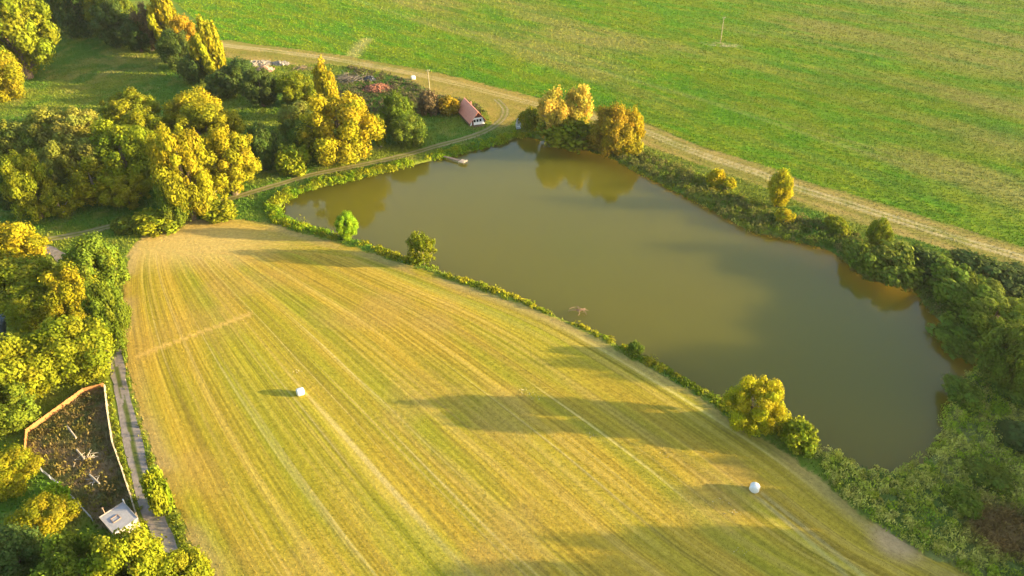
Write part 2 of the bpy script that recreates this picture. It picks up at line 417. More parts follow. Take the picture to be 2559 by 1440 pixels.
for rid, nm in ((0, "ground"), (2, "green_field"), (3, "mown_verge"), (4, "garden_plot_soil")):
    f = FQ[fr == rid]; used, inv = np.unique(f, return_inverse=True)
    link(nm, mesh_np(nm, GV[used], inv.reshape(-1, 4), M_SOIL, gcol[used], True), kind="structure")
# hay field: a sheet whose mesh runs along the mowing rows
hy = np.concatenate([np.arange(36, 130, .9), np.arange(130, 156.5, .45)]); hu = np.linspace(-.02, 1.02, 470)
HP = np.stack([hay_x(hu[None, :] + 0 * hy[:, None], hy[:, None] + 0 * hu), np.repeat(hy[:, None], len(hu), 1)], -1)
tp = sstep(141, 147, hy)[:, None]; HP[:, :, 0] = HP[:, :, 0] * (1 - tp) + (-92 + 70 * (hu[None] + .02) / 1.04) * tp; HP = HP.reshape(-1, 2)
hreg, hcol, hdp, hds = ground_info(HP); HV = np.column_stack([HP, relief(HP, hdp, hds) + .03])
i0 = (np.arange(len(hy) - 1)[:, None] * len(hu) + np.arange(len(hu) - 1)[None]).ravel(); HF = np.stack([i0, i0 + 1, i0 + len(hu) + 1, i0 + len(hu)], 1)
HF = HF[(hreg[HF] == 1).all(1)]; used, inv = np.unique(HF, return_inverse=True)
link("hay_field", mesh_np("hay_field", HV[used], inv.reshape(-1, 4), M_SOIL, hcol[used], True), kind="structure")
for nm, poly, m, z in (("pond_water", POND, M_WATER, -0.5), ("stream_water", STREAM, M_STREAM, -0.55)):
    c = poly.mean(0); q = poly + (poly - c) / np.linalg.norm(poly - c, axis=1)[:, None] * (8.0 if nm == "pond_water" else 1.2)
    mb = MB(); n = len(q)
    mb.add([(x, y, z) for x, y in q] + [(x, y, z - 60.0) for x, y in q], [tuple(range(n)), tuple(range(2 * n - 1, n - 1, -1))] + [(i, i + n, (i + 1) % n + n, (i + 1) % n) for i in range(n)])
    me = mb.mesh(nm, m); link(nm, me, kind="structure")
    import bmesh
    bm = bmesh.new(); bm.from_mesh(me); bmesh.ops.recalc_face_normals(bm, faces=bm.faces); bm.to_mesh(me); bm.free()

# ------------------------------------------------------------------ tracks
def ribbon(name, px, width, m, ruts, z=0.03, cross=14, world=None):
    pts = world if world is not None else gpl(px)
    c = smooth(pts, 14, False); L = np.r_[0, np.cumsum(np.linalg.norm(np.diff(c, axis=0), axis=1))]
    n = int(L[-1] / 0.45); t = np.linspace(0, L[-1], n); c = np.stack([np.interp(t, L, c[:, 0]), np.interp(t, L, c[:, 1])], 1)
    d = np.gradient(c, axis=0); d /= np.linalg.norm(d, axis=1)[:, None]; nr = np.stack([-d[:, 1], d[:, 0]], 1)
    k = np.linspace(-1, 1, cross); ws = width / 2 * (1 + .22 * (vnoise(t / 3.0, t * 0, 7)[:, None] * 2 - 1) * (np.abs(k) > .95))
    P = (c[:, None, :] + nr[:, None, :] * (k * ws)[:, :, None]).reshape(-1, 2)
    lat = np.tile(k * width / 2, n); al = np.repeat(t, cross)
    col = ruts(P, lat, al)
    V = np.column_stack([P, z + .1 * (fbm(P[:, 0] / 23, P[:, 1] / 23, 91) - .5)])
    i = (np.arange(n - 1)[:, None] * cross + np.arange(cross - 1)[None]).ravel()
    return link(name, mesh_np(name, V, np.stack([i, i + 1, i + cross + 1, i + cross], 1), m, col, True), kind="structure")
def gravel(P, lat, al):
    n = fbm(P[:, 0] / 1.2, P[:, 1] / 1.2, 5); c = mixc((.165, .135, .11), (.26, .215, .18), n)
    mid = sstep(.55, .2, np.abs(lat + .25 * (vnoise(al / 5, al * 0, 4) - .5))) * sstep(2, 7, al) * (vnoise(al / 3, lat * 2, 6) > .25)
    far = sstep(34, 44, al) * sstep(94, 84, al)
    return mixc(c, (.075, .09, .02), mid * (.25 + .75 * far))
def ruts(P, lat, al):
    n = fbm(P[:, 0] / 2, P[:, 1] / 2, 8); c = mixc((.10, .115, .018), (.17, .15, .03), n)
    r = sstep(.5, .2, np.abs(np.abs(lat) - .75 + .2 * (vnoise(al / 4, al * 0, 4) - .5)))
    return mixc(c, mixc((.22, .17, .08), (.30, .24, .13), n), r * .7)
GRAVEL_PX = [(96, 618), (150, 640), (215, 720), (262, 810), (285, 885), (298, 950), (313, 1020), (331, 1100), (352, 1190), (382, 1280), (425, 1385), (478, 1500)]
DIRT_PX = [(60, 608), (180, 588), (260, 570), (340, 547), (440, 528), (550, 504), (640, 478), (700, 460), (780, 437), (860, 421), (940, 405), (1020, 386), (1100, 363), (1180, 341), (1228, 320), (1256, 296), (1262, 272), (1240, 248)]
ribbon("gravel_track", GRAVEL_PX, 2.45, M_SOIL, gravel, 0.05)
ribbon("dirt_track", DIRT_PX, 2.6, M_SOIL, ruts, 0.04)
GRAV_W, DIRT_W = gpl(GRAVEL_PX), gpl(DIRT_PX)

# ------------------------------------------------------------------ grass
def blades(name, P, z, col, h, wd, lean=.25, m=None, label=None):
    n = len(P); a = rng.uniform(0, 2 * math.pi, n); dx, dy = np.cos(a), np.sin(a)
    h = h * rng.uniform(.6, 1.3, n); wd = wd * rng.uniform(.7, 1.3, n); lx = rng.normal(0, lean, n) * h; ly = rng.normal(0, lean, n) * h
    V = np.empty((n, 3, 3), np.float32)
    V[:, 0] = np.column_stack([P[:, 0] - dx * wd / 2, P[:, 1] - dy * wd / 2, z - .03])
    V[:, 1] = np.column_stack([P[:, 0] + dx * wd / 2, P[:, 1] + dy * wd / 2, z - .03])
    V[:, 2] = np.column_stack([P[:, 0] + lx, P[:, 1] + ly, z + h])
    c = np.repeat(col * rng.uniform(.85, 1.15, n)[:, None], 3, 0)
    return link(name, mesh_np(name, V.reshape(-1, 3), np.arange(n * 3).reshape(-1, 3), m or M_GRASS, c), kind="stuff", label=label)
def visible(P, mx=140):
    px, py = proj(np.column_stack([P, np.zeros(len(P))]))
    return (px > -mx) & (px < 2559 + mx) & (py > -60) & (py < 1440 + mx)
def scatter(x0, x1, y0, y1, dens):
    n = int((x1 - x0) * (y1 - y0) * dens)
    P = np.column_stack([rng.uniform(x0, x1, n), rng.uniform(y0, y1, n)]); return P[visible(P)]
def off_tracks(P):
    return (seg_dist(P, GRAV_W, False) > 1.45) & (seg_dist(P, DIRT_W, False) > 1.2)
def sow(name, P, rid, h, wd, label, keep=None, lean=.25, gain=1.0):
    reg, c, dp, ds = ground_info(P); k = (reg == rid) & (dp > .15) & (ds > .15)
    if rid == 0: k &= off_tracks(P)
    if keep is not None: k &= keep(P, dp)
    P, c, dp, ds = P[k], c[k], dp[k], ds[k]
    return blades(name, P, relief(P, dp, ds), c * gain, h, wd, lean, label=label)
sow("mown_hay_grass", scatter(-95, 80, 42, 158, 26), 1, .14, .10, "mown golden grass stubble in rows across the near field")
sow("pasture_grass", scatter(-200, 210, 128, 260, 4.2), 2, .30, .34, "short green grass over the pasture behind the pond")
fp = scatter(-250, 260, 260, 385, 2.0); sow("distant_pasture_grass", fp, 2, .34, .5, "short green grass on the far part of the pasture")
sow("verge_grass", scatter(-150, 150, 120, 290, 5), 3, .16, .28, "dry mown grass on the verge between pond and pasture")
sow("rough_grass", scatter(-200, 130, 50, 330, 6), 0, .42, .26, "uncut rough grass round the pond and under the trees")
sow("plot_weeds", scatter(-85, -50, 62, 98, 26), 4, .35, .16, "brown and green weeds inside the fenced garden plot")

#@@OBJECTS@@
# ------------------------------------------------------------------ tree crowns (shared meshes in unit size)
def crown_mesh(name, seed, nclump, cr, leaves, leaf, shape='round', flat=.35, sparse=0.0, tail=.16):
    r = np.random.default_rng(seed); C = []
    tries = 0
    while len(C) < nclump and tries < 4000:
        tries += 1
        d = r.normal(size=3); d /= np.linalg.norm(d)
        q = d * r.uniform(.35, 1.0) ** .6 * (1 - cr * .85)
        if shape == 'dome' and q[2] < -.55: continue
        if shape == 'column': q[:2] *= .62 + .38 * math.sqrt(max(0, 1 - abs(q[2]) ** 2.2))
        if shape == 'cone': q[:2] *= np.interp(q[2], [-1, -.4, 1], [.8, 1.0, .45])
        q[:2] *= r.uniform(.8, 1.12); q[2] *= r.uniform(.85, 1.08)
        if sparse and vnoise(np.array([q[0] * 2.2 + seed]), np.array([q[2] * 2.2 + q[1]]), seed)[0] < sparse: continue
        C.append(q)
    V = []; Cc = []
    for q in C:
        rc = cr * r.uniform(.4, 1.4); n = int(leaves * (rc / cr) ** 2)
        d = r.normal(size=(n, 3)); d /= np.linalg.norm(d, axis=1)[:, None]
        sq = np.array([1, 1, r.uniform(.75, 1.35)])
        p = q + d * sq * (rc * np.minimum(r.uniform(.4, 1.1, n) ** .8 * np.exp(r.normal(0, tail, n)), 1.6))[:, None]
        nr = d + r.normal(size=(n, 3)) * flat + np.array([0, 0, .18]); nr /= np.linalg.norm(nr, axis=1)[:, None]
        t = np.cross(nr, r.normal(size=(n, 3))); t /= np.linalg.norm(t, axis=1)[:, None]; b = np.cross(nr, t)
        s = (leaf * r.uniform(.6, 1.4, n))[:, None]
        V.append(np.stack([p + t * s, p + b * s * .65, p - t * s, p - b * s * .65], 1))
        tint = np.array([1, 1, 1]) * r.uniform(.8, 1.18) * np.array([r.uniform(.86, 1.14), 1, r.uniform(.8, 1.2)])
        Cc.append(np.repeat((tint * r.uniform(.78, 1.22, n)[:, None]), 4, 0))
    V = np.concatenate(V).reshape(-1, 3); k = len(V) // 4
    return mesh_np(name, V, np.arange(k * 4).reshape(-1, 4), M_LEAF, np.concatenate(Cc))
CROWNS = {
    'R': [crown_mesh("leafy_crown", 10 + i, 125, .20, 260, .037) for i in range(4)],
    'W': [crown_mesh("clumped_crown", 20 + i, 95, .185, 330, .030, 'round', .3, 0, .07) for i in range(4)],
    'C': [crown_mesh("column_crown", 30 + i, 80, .22, 130, .07, 'column') for i in range(2)],
    'B': [crown_mesh("bush_crown", 40 + i, 60, .28, 120, .085, 'dome', .5) for i in range(4)],
    'S': [crown_mesh("airy_crown", 50 + i, 120, .17, 100, .045, 'round', .7, .25) for i in range(3)],
}
PAL = {'Y': (.265, .232, .009), 'G': (.115, .155, .012), 'H': (.180, .198, .009), 'D': (.068, .100, .018), 'T': (.175, .185, .026),
       'O': (.29, .195, .012), 'Z': (.34, .29, .008), 'L': (.19, .28, .010), 'P': (.42, .33, .045), 'B': (.15, .10, .04), 'M': (.120, .155, .014)}
def fit(x0, x1, y0, y1, bush, low=1.0):
    """size and place of a crown whose outline is seen in this box and which stands on the ground"""
    cx, cy = (x0 + x1) / 2, (y0 + y1) / 2; d = ray(cx, cy); zc = 3.0
    th = math.asin(-d[2] / np.linalg.norm(d))
    for _ in range(12):
        t = (CAM_H - zc) / -d[2]
        Rm = (x1 - x0) / 2 * t / F_PX; E = (y1 - y0) / 2 * t / F_PX * math.cos(abs(th - PITCH)) ** -1
        b2 = E * E - (Rm * math.sin(th)) ** 2
        b = math.sqrt(max(b2, (.45 * Rm) ** 2)) / math.cos(th); b = min(max(b, .55 * Rm), 2.6 * Rm) * low; Rd = min(max(math.sqrt(max(E * E - (b * math.cos(th)) ** 2, 0)) / math.sin(th), .8 * Rm), 1.8 * Rm) if low < 1 else Rm
        zc = b * (.72 if bush else .96)
    P = d * t + np.array([0, 0, CAM_H])
    return P[0], P[1], Rm, b, zc, Rd
def ground_z(x, y):
    P = np.array([[x, y]]); return float(relief(P, D_POND(P), D_STREAM(P))[0])
tcount = 0
def plant(box, kind, colr, label, group=None, world=None, pale=False):
    global tcount
    bush = kind == 'B'
    if world: x, y, Rm, b = world; Rd = Rm; zc = b * (.72 if bush else .96)
    else: x, y, Rm, b, zc, Rd = fit(*box, bush, .66 if (box[0] > 2050 and (bush or 'spreading willow at' in label)) else 1.0)
    r = random.Random(tcount * 7 + 3); tcount += 1
    z0 = ground_z(x, y)
    nm = 'bush' if bush else {'C': 'columnar_tree', 'W': 'willow_tree', 'S': 'birch_tree', 'R': 'leafy_tree'}[kind]
    root = empty(nm, (x, y, z0), label, 'bush' if bush else 'tree', group)
    me = CROWNS[kind][tcount % len(CROWNS[kind])]
    o = link('crown', me, root, (0, 0, zc)); k = 1.12 if (box and box[1] < 1000 and box[3] < 560 and not bush) else 1.04; o.scale = (Rm * k, Rd * k, b * 1.03); o.rotation_euler.z = r.uniform(0, 6.28) if Rd == Rm else r.choice((0, math.pi)) + r.uniform(-.25, .25)
    c = PAL[colr]; j = r.uniform(.9, 1.1)
    o.color = (c[0] * j * r.uniform(.93, 1.07), c[1] * j, c[2] * j, 1)
    mb = MB(); tr = max(.05, .045 * (Rm + b) * (.5 if bush else 1)); H = zc + .45 * b
    lean = (r.uniform(-.06, .06) * H, r.uniform(-.06, .06) * H)
    mb.tube([(0, 0, -.3), (lean[0] * .2, lean[1] * .2, H * .22), (lean[0] * .6, lean[1] * .6, H * .6), (lean[0], lean[1], H)], [tr * 1.25, tr, tr * .6, tr * .15], 7)
    for k in range(4 if bush else 7):
        a = k * 2.4 + r.uniform(0, 1); h0 = H * r.uniform(.08, .45) if not bush else .05 * H; l = Rm * r.uniform(.55, .85); up = b * r.uniform(.35, .8)
        p0 = Vector((lean[0] * h0 / H, lean[1] * h0 / H, h0)); p2 = p0 + Vector((math.cos(a) * l, math.sin(a) * l, up)); p1 = p0.lerp(p2, .5) + Vector((0, 0, up * .12))
        mb.tube([p0, p1, p2], [tr * .5, tr * .32, tr * .08], 5)
    mb.obj('stems' if bush else 'trunk', M_PALEBARK if kind == 'S' else M_BARK, root)
    return root
TREES = [
 ((-90, 132, -60, 192), 'W', 'H', "broad tree at the top left frame edge with yellow lit crown"),
 ((-75, 50, 118, 250), 'R', 'Y', "bright yellow tree at the left frame edge, beside the sunlit meadow strip"),
 ((58, 150, -70, 76), 'R', 'M', "dark tree at the top frame edge, leftmost at the head of the shaded meadow"),
 ((122, 236, -70, 84), 'R', 'D', "widest dark green tree at the head of the shaded meadow"),
 ((205, 300, -45, 88), 'W', 'H', "yellow-topped tree at the top frame edge, right of the dark trees"),
 ((280, 347, -12, 98), 'R', 'G', "dull green tree in the tree row, first below the yellow-topped one"),
 ((330, 402, 15, 124), 'S', 'B', "brownish thin-leaved tree in the row beside the shaded meadow"),
 ((376, 449, -18, 128), 'C', 'Y', "tall bright yellow tree touching the top frame edge beside the pasture"),
 ((428, 497, 38, 155), 'R', 'O', "orange-yellow tree between two tall yellow trees beside the pasture"),
 ((482, 558, 50, 200), 'C', 'Y', "tall yellow tree at the lower end of the row beside the pasture"),
 ((450, 525, 128, 218), 'B', 'D', "dark bush at the foot of the tall yellow trees, on the meadow side"),
 ((518, 602, 168, 250), 'B', 'D', "dark spreading bush below the last tall yellow tree of the row"),
 ((606, 694, 170, 268), 'R', 'D', "round dark tree just below the pale rubble heap"),
 ((694, 792, 182, 266), 'R', 'H', "yellow-green tree between the round dark tree and the yellow column tree"),
 ((784, 845, 162, 300), 'C', 'Y', "narrow columnar bright yellow tree above the big golden willow"),
 ((750, 946, 220, 408), 'W', 'Y', "big golden tree above the dirt track, near the pond's north-west bank"),
 ((942, 1038, 229, 348), 'R', 'G', "round green tree with yellow right side, right of the big golden tree"),
 ((970, 1072, 285, 370), 'R', 'M', "low round green tree on the lawn left of the cabin"),
 ((928, 969, 290, 368), 'S', 'H', "slim yellowish tree squeezed between big golden tree and low round one"),
 ((688, 802, 252, 350), 'R', 'T', "grey-green shaded tree left of the big golden tree"),
 ((612, 692, 305, 428), 'R', 'D', "dark shaded tree at the right end of the willow clump"),
 ((682, 778, 356, 448), 'B', 'H', "yellow-green bush beside the dirt track, right of the willow clump"),
 ((-45, 122, 282, 442), 'W', 'T', "grey-green willow at the left frame edge of the willow clump"),
 ((82, 258, 256, 432), 'W', 'T', "large grey-green willow with scattered yellow tips at the clump's rear left"),
 ((252, 402, 219, 348), 'W', 'H', "yellow-green tree at the rear middle of the willow clump, tallest of its top edge"),
 ((414, 550, 225, 345), 'R', 'Y', "golden tree at the rear right of the willow clump"),
 ((212, 402, 296, 482), 'W', 'H', "clumpy yellow-green willow in the middle left of the willow clump"),
 ((366, 524, 292, 560), 'W', 'Y', "largest golden willow with dark fork in the middle of the willow clump"),
 ((486, 650, 302, 494), 'W', 'Y', "golden drooping willow at the right side of the willow clump, by the track"),
 ((12, 132, 378, 552), 'W', 'H', "dull yellow-green willow at the lower left of the willow clump"),
 ((162, 298, 394, 515), 'S', 'Y', "low leaning willow with bright yellow foliage at the clump's front"),
 ((255, 378, 418, 522), 'W', 'Y', "small bright golden willow at the front centre of the clump"),
 ((92, 192, 458, 548), 'S', 'H', "drooping low willow at the front left of the clump, over dark grass"),
 ((392, 482, 436, 566), 'R', 'G', "green tree in front of the largest golden willow, near the track"),
 ((468, 562, 415, 524), 'S', 'Y', "golden low tree at the front right of the willow clump"),
 ((-65, 106, 550, 692), 'R', 'Y', "bright yellow round tree at the left frame edge below the gravel bend"),
 ((-55, 150, 636, 792), 'R', 'H', "yellow-green tree at the left frame edge below the bright yellow round one"),
 ((118, 248, 652, 802), 'R', 'Y', "pale yellow tree between the left edge trees and the hedge by the field"),
 ((152, 314, 590, 765), 'R', 'G', "green tree at the top corner of the hay field's left edge"),
 ((222, 320, 688, 882), 'R', 'G', "narrow green tree at the hay field edge where the gravel track emerges"),
 ((12, 138, 718, 832), 'R', 'H', "small yellow-green tree near the left edge, above the stream glimpse"),
 ((82, 284, 782, 972), 'R', 'H', "largest yellow-green tree above the fenced plot, beside the gravel track"),
 ((-70, 142, 828, 1035), 'R', 'H', "yellow-green tree at the left frame edge above the fenced plot"),
 ((-95, 90, 925, 1100), 'R', 'G', "green tree at the left frame edge beside the orange fence corner"),
 ((-80, 90, 1122, 1248), 'R', 'Y', "yellow tree at the left edge below the fenced plot's corner"),
 ((30, 186, 1238, 1350), 'R', 'Y', "round yellow tree in front of the grey wire fence"),
 ((106, 176, 1204, 1284), 'B', 'L', "feathery green bush against the grey wire fence"),
 ((92, 292, 1320, 1535), 'R', 'G', "large green tree at the bottom left, just below the grey rail fence's end"),
 ((236, 425, 1312, 1545), 'R', 'H', "large green tree at the bottom edge hiding the lower end of the shed"),
 ((366, 538, 1368, 1535), 'R', 'H', "yellow-green tree at the bottom edge beside the end of the gravel track"),
 ((-65, 128, 1318, 1500), 'R', 'D', "dark shaded tree in the bottom left corner"),
 ((282, 346, 538, 588), 'B', 'G', "green bush at the bend of the dirt track near the field's top corner"),
 ((332, 442, 518, 592), 'B', 'H', "yellow-green bush between the dirt track and the hay field's top edge"),
 ((500, 594, 498, 560), 'B', 'H', "low yellow-green bush above the hay field's top, left of the pond's tip"),
 ((360, 430, 1160, 1305), 'B', 'H', "tall yellow-green bush on the field side of the gravel track"),
 ((232, 330, 5, 112), 'R', 'D', "dark tree below the yellow-topped tree at the head of the shaded meadow"),
 ((300, 385, 45, 128), 'R', 'D', "dark tree under the brownish thin-leaved one, beside the shaded meadow"),
 ((395, 475, 75, 172), 'R', 'D', "dark tree at the foot of the tallest yellow tree, beside the shaded meadow"),
 ((555, 640, 148, 232), 'R', 'D', "dark tree left of the pale rubble heap, behind the spreading bush"),
 ((105, 262, 330, 490), 'W', 'T', "grey-green willow with yellow tips in the left middle of the willow clump"),
 ((290, 440, 262, 410), 'W', 'H', "yellow-green willow at the heart of the willow clump"),
 ((440, 605, 258, 405), 'W', 'Y', "golden clumpy willow behind the drooping one at the clump's right"),
 ((-30, 90, 400, 540), 'W', 'D', "dark shaded willow at the left frame edge under the clump"),
 ((1352, 1500, 292, 362), 'B', 'H', "wide yellowish bush at the foot of the pale tall trees"),
 ((1450, 1545, 318, 380), 'B', 'O', "orange low bush between the pale trees and the orange rounded tree"),
 ((720, 800, 300, 400), 'R', 'M', "dark green tree between the grey-green one and the track bush"),
 ((1298, 1354, 266, 332), 'B', 'H', "small yellowish bush beside the white dinghy on the north bank"),
 ((1335, 1432, 222, 350), 'S', 'P', "tan thin-leaved tree on the north bank, left of the pale tall one"),
 ((1402, 1486, 204, 342), 'S', 'P', "pale yellow tall tree on the pond's north bank"),
 ((1476, 1588, 260, 388), 'R', 'O', "rounded orange-yellow tree on the north bank, right of the pale trees"),
 ((1558, 1612, 274, 375), 'C', 'Y', "slim golden tree at the right end of the north bank group"),
 ((1528, 1602, 336, 396), 'B', 'Y', "golden bush at the foot of the north bank group beside the verge"),
 ((1765, 1810, 416, 472), 'B', 'Z', "yellow bush on the east bank, left one of a small pair"),
 ((1806, 1840, 442, 478), 'B', 'Z', "smaller yellow bush of the east bank pair"),
 ((1915, 1986, 427, 520), 'R', 'Z', "single yellow-topped tree on the east bank beside the verge"),
 ((1938, 1984, 520, 565), 'B', 'Z', "little yellow bush just below the single yellow-topped tree"),
 ((2070, 2120, 532, 594), 'B', 'H', "yellow-green bush on the east bank, right of the single tree"),
 ((2168, 2230, 542, 635), 'R', 'H', "slim yellow-tipped tree above the big bush at the water"),
 ((2118, 2195, 592, 695), 'B', 'M', "dark green bush at the east water edge, left of the big bush"),
 ((2168, 2288, 596, 714), 'B', 'M', "big rounded green bush hanging over the east water edge"),
 ((2272, 2350, 608, 705), 'B', 'D', "dark bush behind the bank, right of the big rounded bush"),
 ((2318, 2428, 652, 775), 'B', 'G', "green bush with yellow top near the east corner of the pond"),
 ((2383, 2458, 662, 752), 'B', 'G', "smaller green bush tucked behind the yellow-topped bush"),
 ((2402, 2585, 702, 875), 'W', 'G', "largest spreading willow at the pond's east corner"),
 ((2345, 2455, 770, 885), 'B', 'M', "green bush overhanging the water below the spreading willow"),
 ((2450, 2610, 790, 985), 'R', 'M', "dark tree at the right frame edge below the spreading willow"),
 ((2395, 2502, 625, 705), 'B', 'D', "dark hedge bush along the verge, right of the east bank"),
 ((2488, 2605, 660, 742), 'B', 'D', "dark hedge bush along the verge at the right frame edge"),
 ((2475, 2585, 905, 1012), 'B', 'M', "dark green bush at the right frame edge beside the pond's inlet"),
 ((2492, 2605, 1048, 1142), 'B', 'D', "dark bush in the reeds at the right frame edge"),
 ((2366, 2452, 940, 1030), 'B', 'M', "low green bush at the water's edge below the inlet"),
 ((1812, 1972, 925, 1090), 'W', 'Z', "lone golden-topped tree on the near bank between pond and hay field"),
 ((1955, 2045, 1042, 1138), 'B', 'H', "yellow-green bush right beside the lone golden-topped tree"),
 ((1566, 1610, 850, 896), 'B', 'G', "small green bush on the near bank's middle stretch"),
 ((834, 894, 528, 602), 'R', 'L', "bright lime green small tree on the near bank"),
 ((1012, 1096, 570, 664), 'S', 'H', "small airy olive tree on the near bank, right of the lime one"),
 ((1094, 1154, 236, 292), 'B', 'O', "orange bush beside the red-roofed cabin"),
 ((1040, 1104, 226, 294), 'B', 'B', "brownish bush at the foot of the power pole near the cabin"),
 ((2420, 2530, 1150, 1235), 'B', 'M', "low green bush in the middle of the reeds"),
 ((2375, 2455, 1215, 1290), 'B', 'G', "pale green low bush in the reeds above the reddish patch"),
]
for bx_, k_, c_, l_ in TREES: plant(bx_, k_, c_, l_)
ORD = iter(('first', 'second', 'third', 'fourth', 'fifth', 'sixth', 'seventh'))
for wx, wy, wr, wb in ((84, 50, 5.5, 8.8), (91, 56, 5.0, 7.6), (95.5, 65, 5.5, 6.0), (99, 72, 5.5, 6.2), (104, 80, 5.5, 7.2), (110, 89, 5.0, 6.6), (116, 99, 5.5, 7.0)):   # belt whose shade reaches the field
    plant(None, 'R', 'G', "%s tall green tree, counted from below, of the belt outside the right frame edge" % next(ORD), "tree belt outside the right edge", world=(wx, wy, wr, wb))

# ------------------------------------------------------------------ weeds, reeds and scrub that nobody could count
def tufts(name, P, col, rad, hgt, nleaf, leaf, label, upright=.5):
    n = len(P); dp, ds = D_POND(P), D_STREAM(P); z = np.maximum(relief(P, dp, ds), -.55)
    a = rng.uniform(0, 2 * math.pi, (n, nleaf)); rr = np.sqrt(rng.uniform(0, 1, (n, nleaf))); sc = (np.exp(rng.normal(0, .33, n)) * (.55 + .9 * fbm(P[:, 0] / 3, P[:, 1] / 3, 77)))[:, None]
    x = P[:, :1] + np.cos(a) * rr * rad * sc; y = P[:, 1:] + np.sin(a) * rr * rad * sc
    zz = z[:, None] + hgt * sc * (1 - rr ** 2 * .8) * rng.uniform(.35, 1.0, (n, nleaf))
    p = np.stack([x, y, zz], -1).reshape(-1, 3); k = len(p)
    d = np.stack([np.cos(a) * rr, np.sin(a) * rr, (1 - rr) * (1 - upright) + .05], -1).reshape(-1, 3) + rng.normal(0, .45, (k, 3)); d /= np.linalg.norm(d, axis=1)[:, None]
    up = np.array([0, 0, 1.0]) + rng.normal(0, .45, (k, 3)); t = up - (up * d).sum(1)[:, None] * d; t /= np.linalg.norm(t, axis=1)[:, None]; b = np.cross(d, t)
    s = (leaf * rng.uniform(.6, 1.4, k))[:, None]
    V = np.stack([p + t * s * (1 + upright), p + b * s * .6, p - t * s * (1 + upright), p - b * s * .6], 1).reshape(-1, 3)
    c = np.repeat(np.repeat(col * rng.uniform(.75, 1.25, n)[:, None], nleaf, 0) * rng.uniform(.8, 1.2, k)[:, None], 4, 0)
    return link(name, mesh_np(name, V, np.arange(k * 4).reshape(-1, 4), M_WEED, c), kind="stuff", label=label)
def bank_points(dens, dmin, dmax, cond):
    P = scatter(-75, 110, 45, 240, dens); dp = D_POND(P); k = (dp > dmin) & (dp < dmax) & (D_HAY(P) > .4) & (D_STRIP(P) > .6) & cond(P) & off_tracks(P); return P[k]
sideW = lambda P: P[:, 0] < -3 + 0 * P[:, 0]
NW = lambda P: (P[:, 1] > 150 - (P[:, 0] + 58) * .35) & (P[:, 0] < 2) & (P[:, 1] > 148)
EB = lambda P: (P[:, 0] > 2) & (P[:, 1] > 100) & (P[:, 1] > 210 - (P[:, 0]) * 1.45 + 22)
def mixn(P, cols, seed, sc=4.0):
    n = fbm(P[:, 0] / sc, P[:, 1] / sc, seed); n2 = vnoise(P[:, 0] / 1.3, P[:, 1] / 1.3, seed + 5); v = np.clip(n * .6 + n2 * .4, .2, .8); v = (v - .2) / .6 * (len(cols) - 1.001)
    i = v.astype(int); f = (v - i)[:, None]; cols = np.array(cols); return cols[i] * (1 - f) + cols[np.minimum(i + 1, len(cols) - 1)] * f
P = bank_points(2.6, -.4, 3.2, NW); P = P[fbm(P[:, 0] / 4, P[:, 1] / 4, 88) > .33]; tufts("bank_weeds", P, mixn(P, [(.10, .19, .01), (.17, .26, .01), (.27, .26, .012), (.20, .25, .012)], 3), .75, .85, 24, .18, "bright yellow-green weeds along the north-west bank")
SW = lambda P: ~NW(P) & ~EB(P) & (P[:, 0] < 48)
P = bank_points(3.0, -.35, 2.6, SW); P = P[fbm(P[:, 0] / 4, P[:, 1] / 4, 87) > .4]; tufts("shore_weeds", P, mixn(P, [(.11, .20, .012), (.19, .23, .012), (.34, .29, .016), (.15, .21, .012)], 13), .55, .55, 20, .18, "weedy fringe along the near bank beside the hay field")
P = bank_points(1.2, -.5, 11, EB); tufts("bank_scrub", P, mixn(P, [(.05, .08, .014), (.10, .15, .016), (.16, .145, .04), (.13, .18, .014), (.24, .20, .016)], 23), .8, 1.15, 34, .17, "mixed scrub and reeds along the east bank")
RB = lambda P: (P[:, 0] > 48) & ~EB(P)
P = bank_points(1.6, -.6, 60, RB); rd = gp(2520, 1330)[:2]
c = mixn(P, [(.15, .27, .016), (.30, .34, .026), (.46, .42, .09), (.30, .37, .02), (.18, .30, .016)], 33, 6)
c = mixc(c, (.17, .08, .035), sstep(8, 4, np.hypot(P[:, 0] - rd[0], (P[:, 1] - rd[1]) * 1.2)) * .85)
tufts("reed_bed", P, c, .7, 1.1, 34, .13, "olive reeds and ground cover filling the lower right corner", .8)
P = scatter(-84, -50, 62, 98, .9); P = P[inside(P, PLOT) & (sdist(P, PLOT) < -.8)]
tufts("plot_scrub", P, mixn(P, [(.08, .10, .018), (.17, .115, .045), (.20, .165, .03), (.09, .11, .02)], 43), .6, .6, 16, .16, "low brown scrub scattered over the fenced plot")
P = scatter(-75, -35, 55, 105, 2.0); d = seg_dist(P, GRAV_W, False); P = P[(d > 1.5) & (d < 3.4) & (D_HAY(P) > .2) & ~inside(P, PLOT)]
tufts("track_side_weeds", P, mixn(P, [(.08, .13, .01), (.16, .17, .012), (.10, .15, .01)], 53), .5, .5, 16, .15, "green weeds along both sides of the gravel track")
P = scatter(-60, 5, 215, 290, .5); k = (D_STRIP(P) > .4) & ~inside(P, GREEN); P = P[k & (P[:, 1] > 222)]
tufts("waste_scrub", P, mixn(P, [(.05, .075, .02), (.09, .085, .04), (.12, .10, .05), (.06, .09, .016)], 63), .8, .8, 20, .22, "dull scrub on the waste strip above the tree belt")

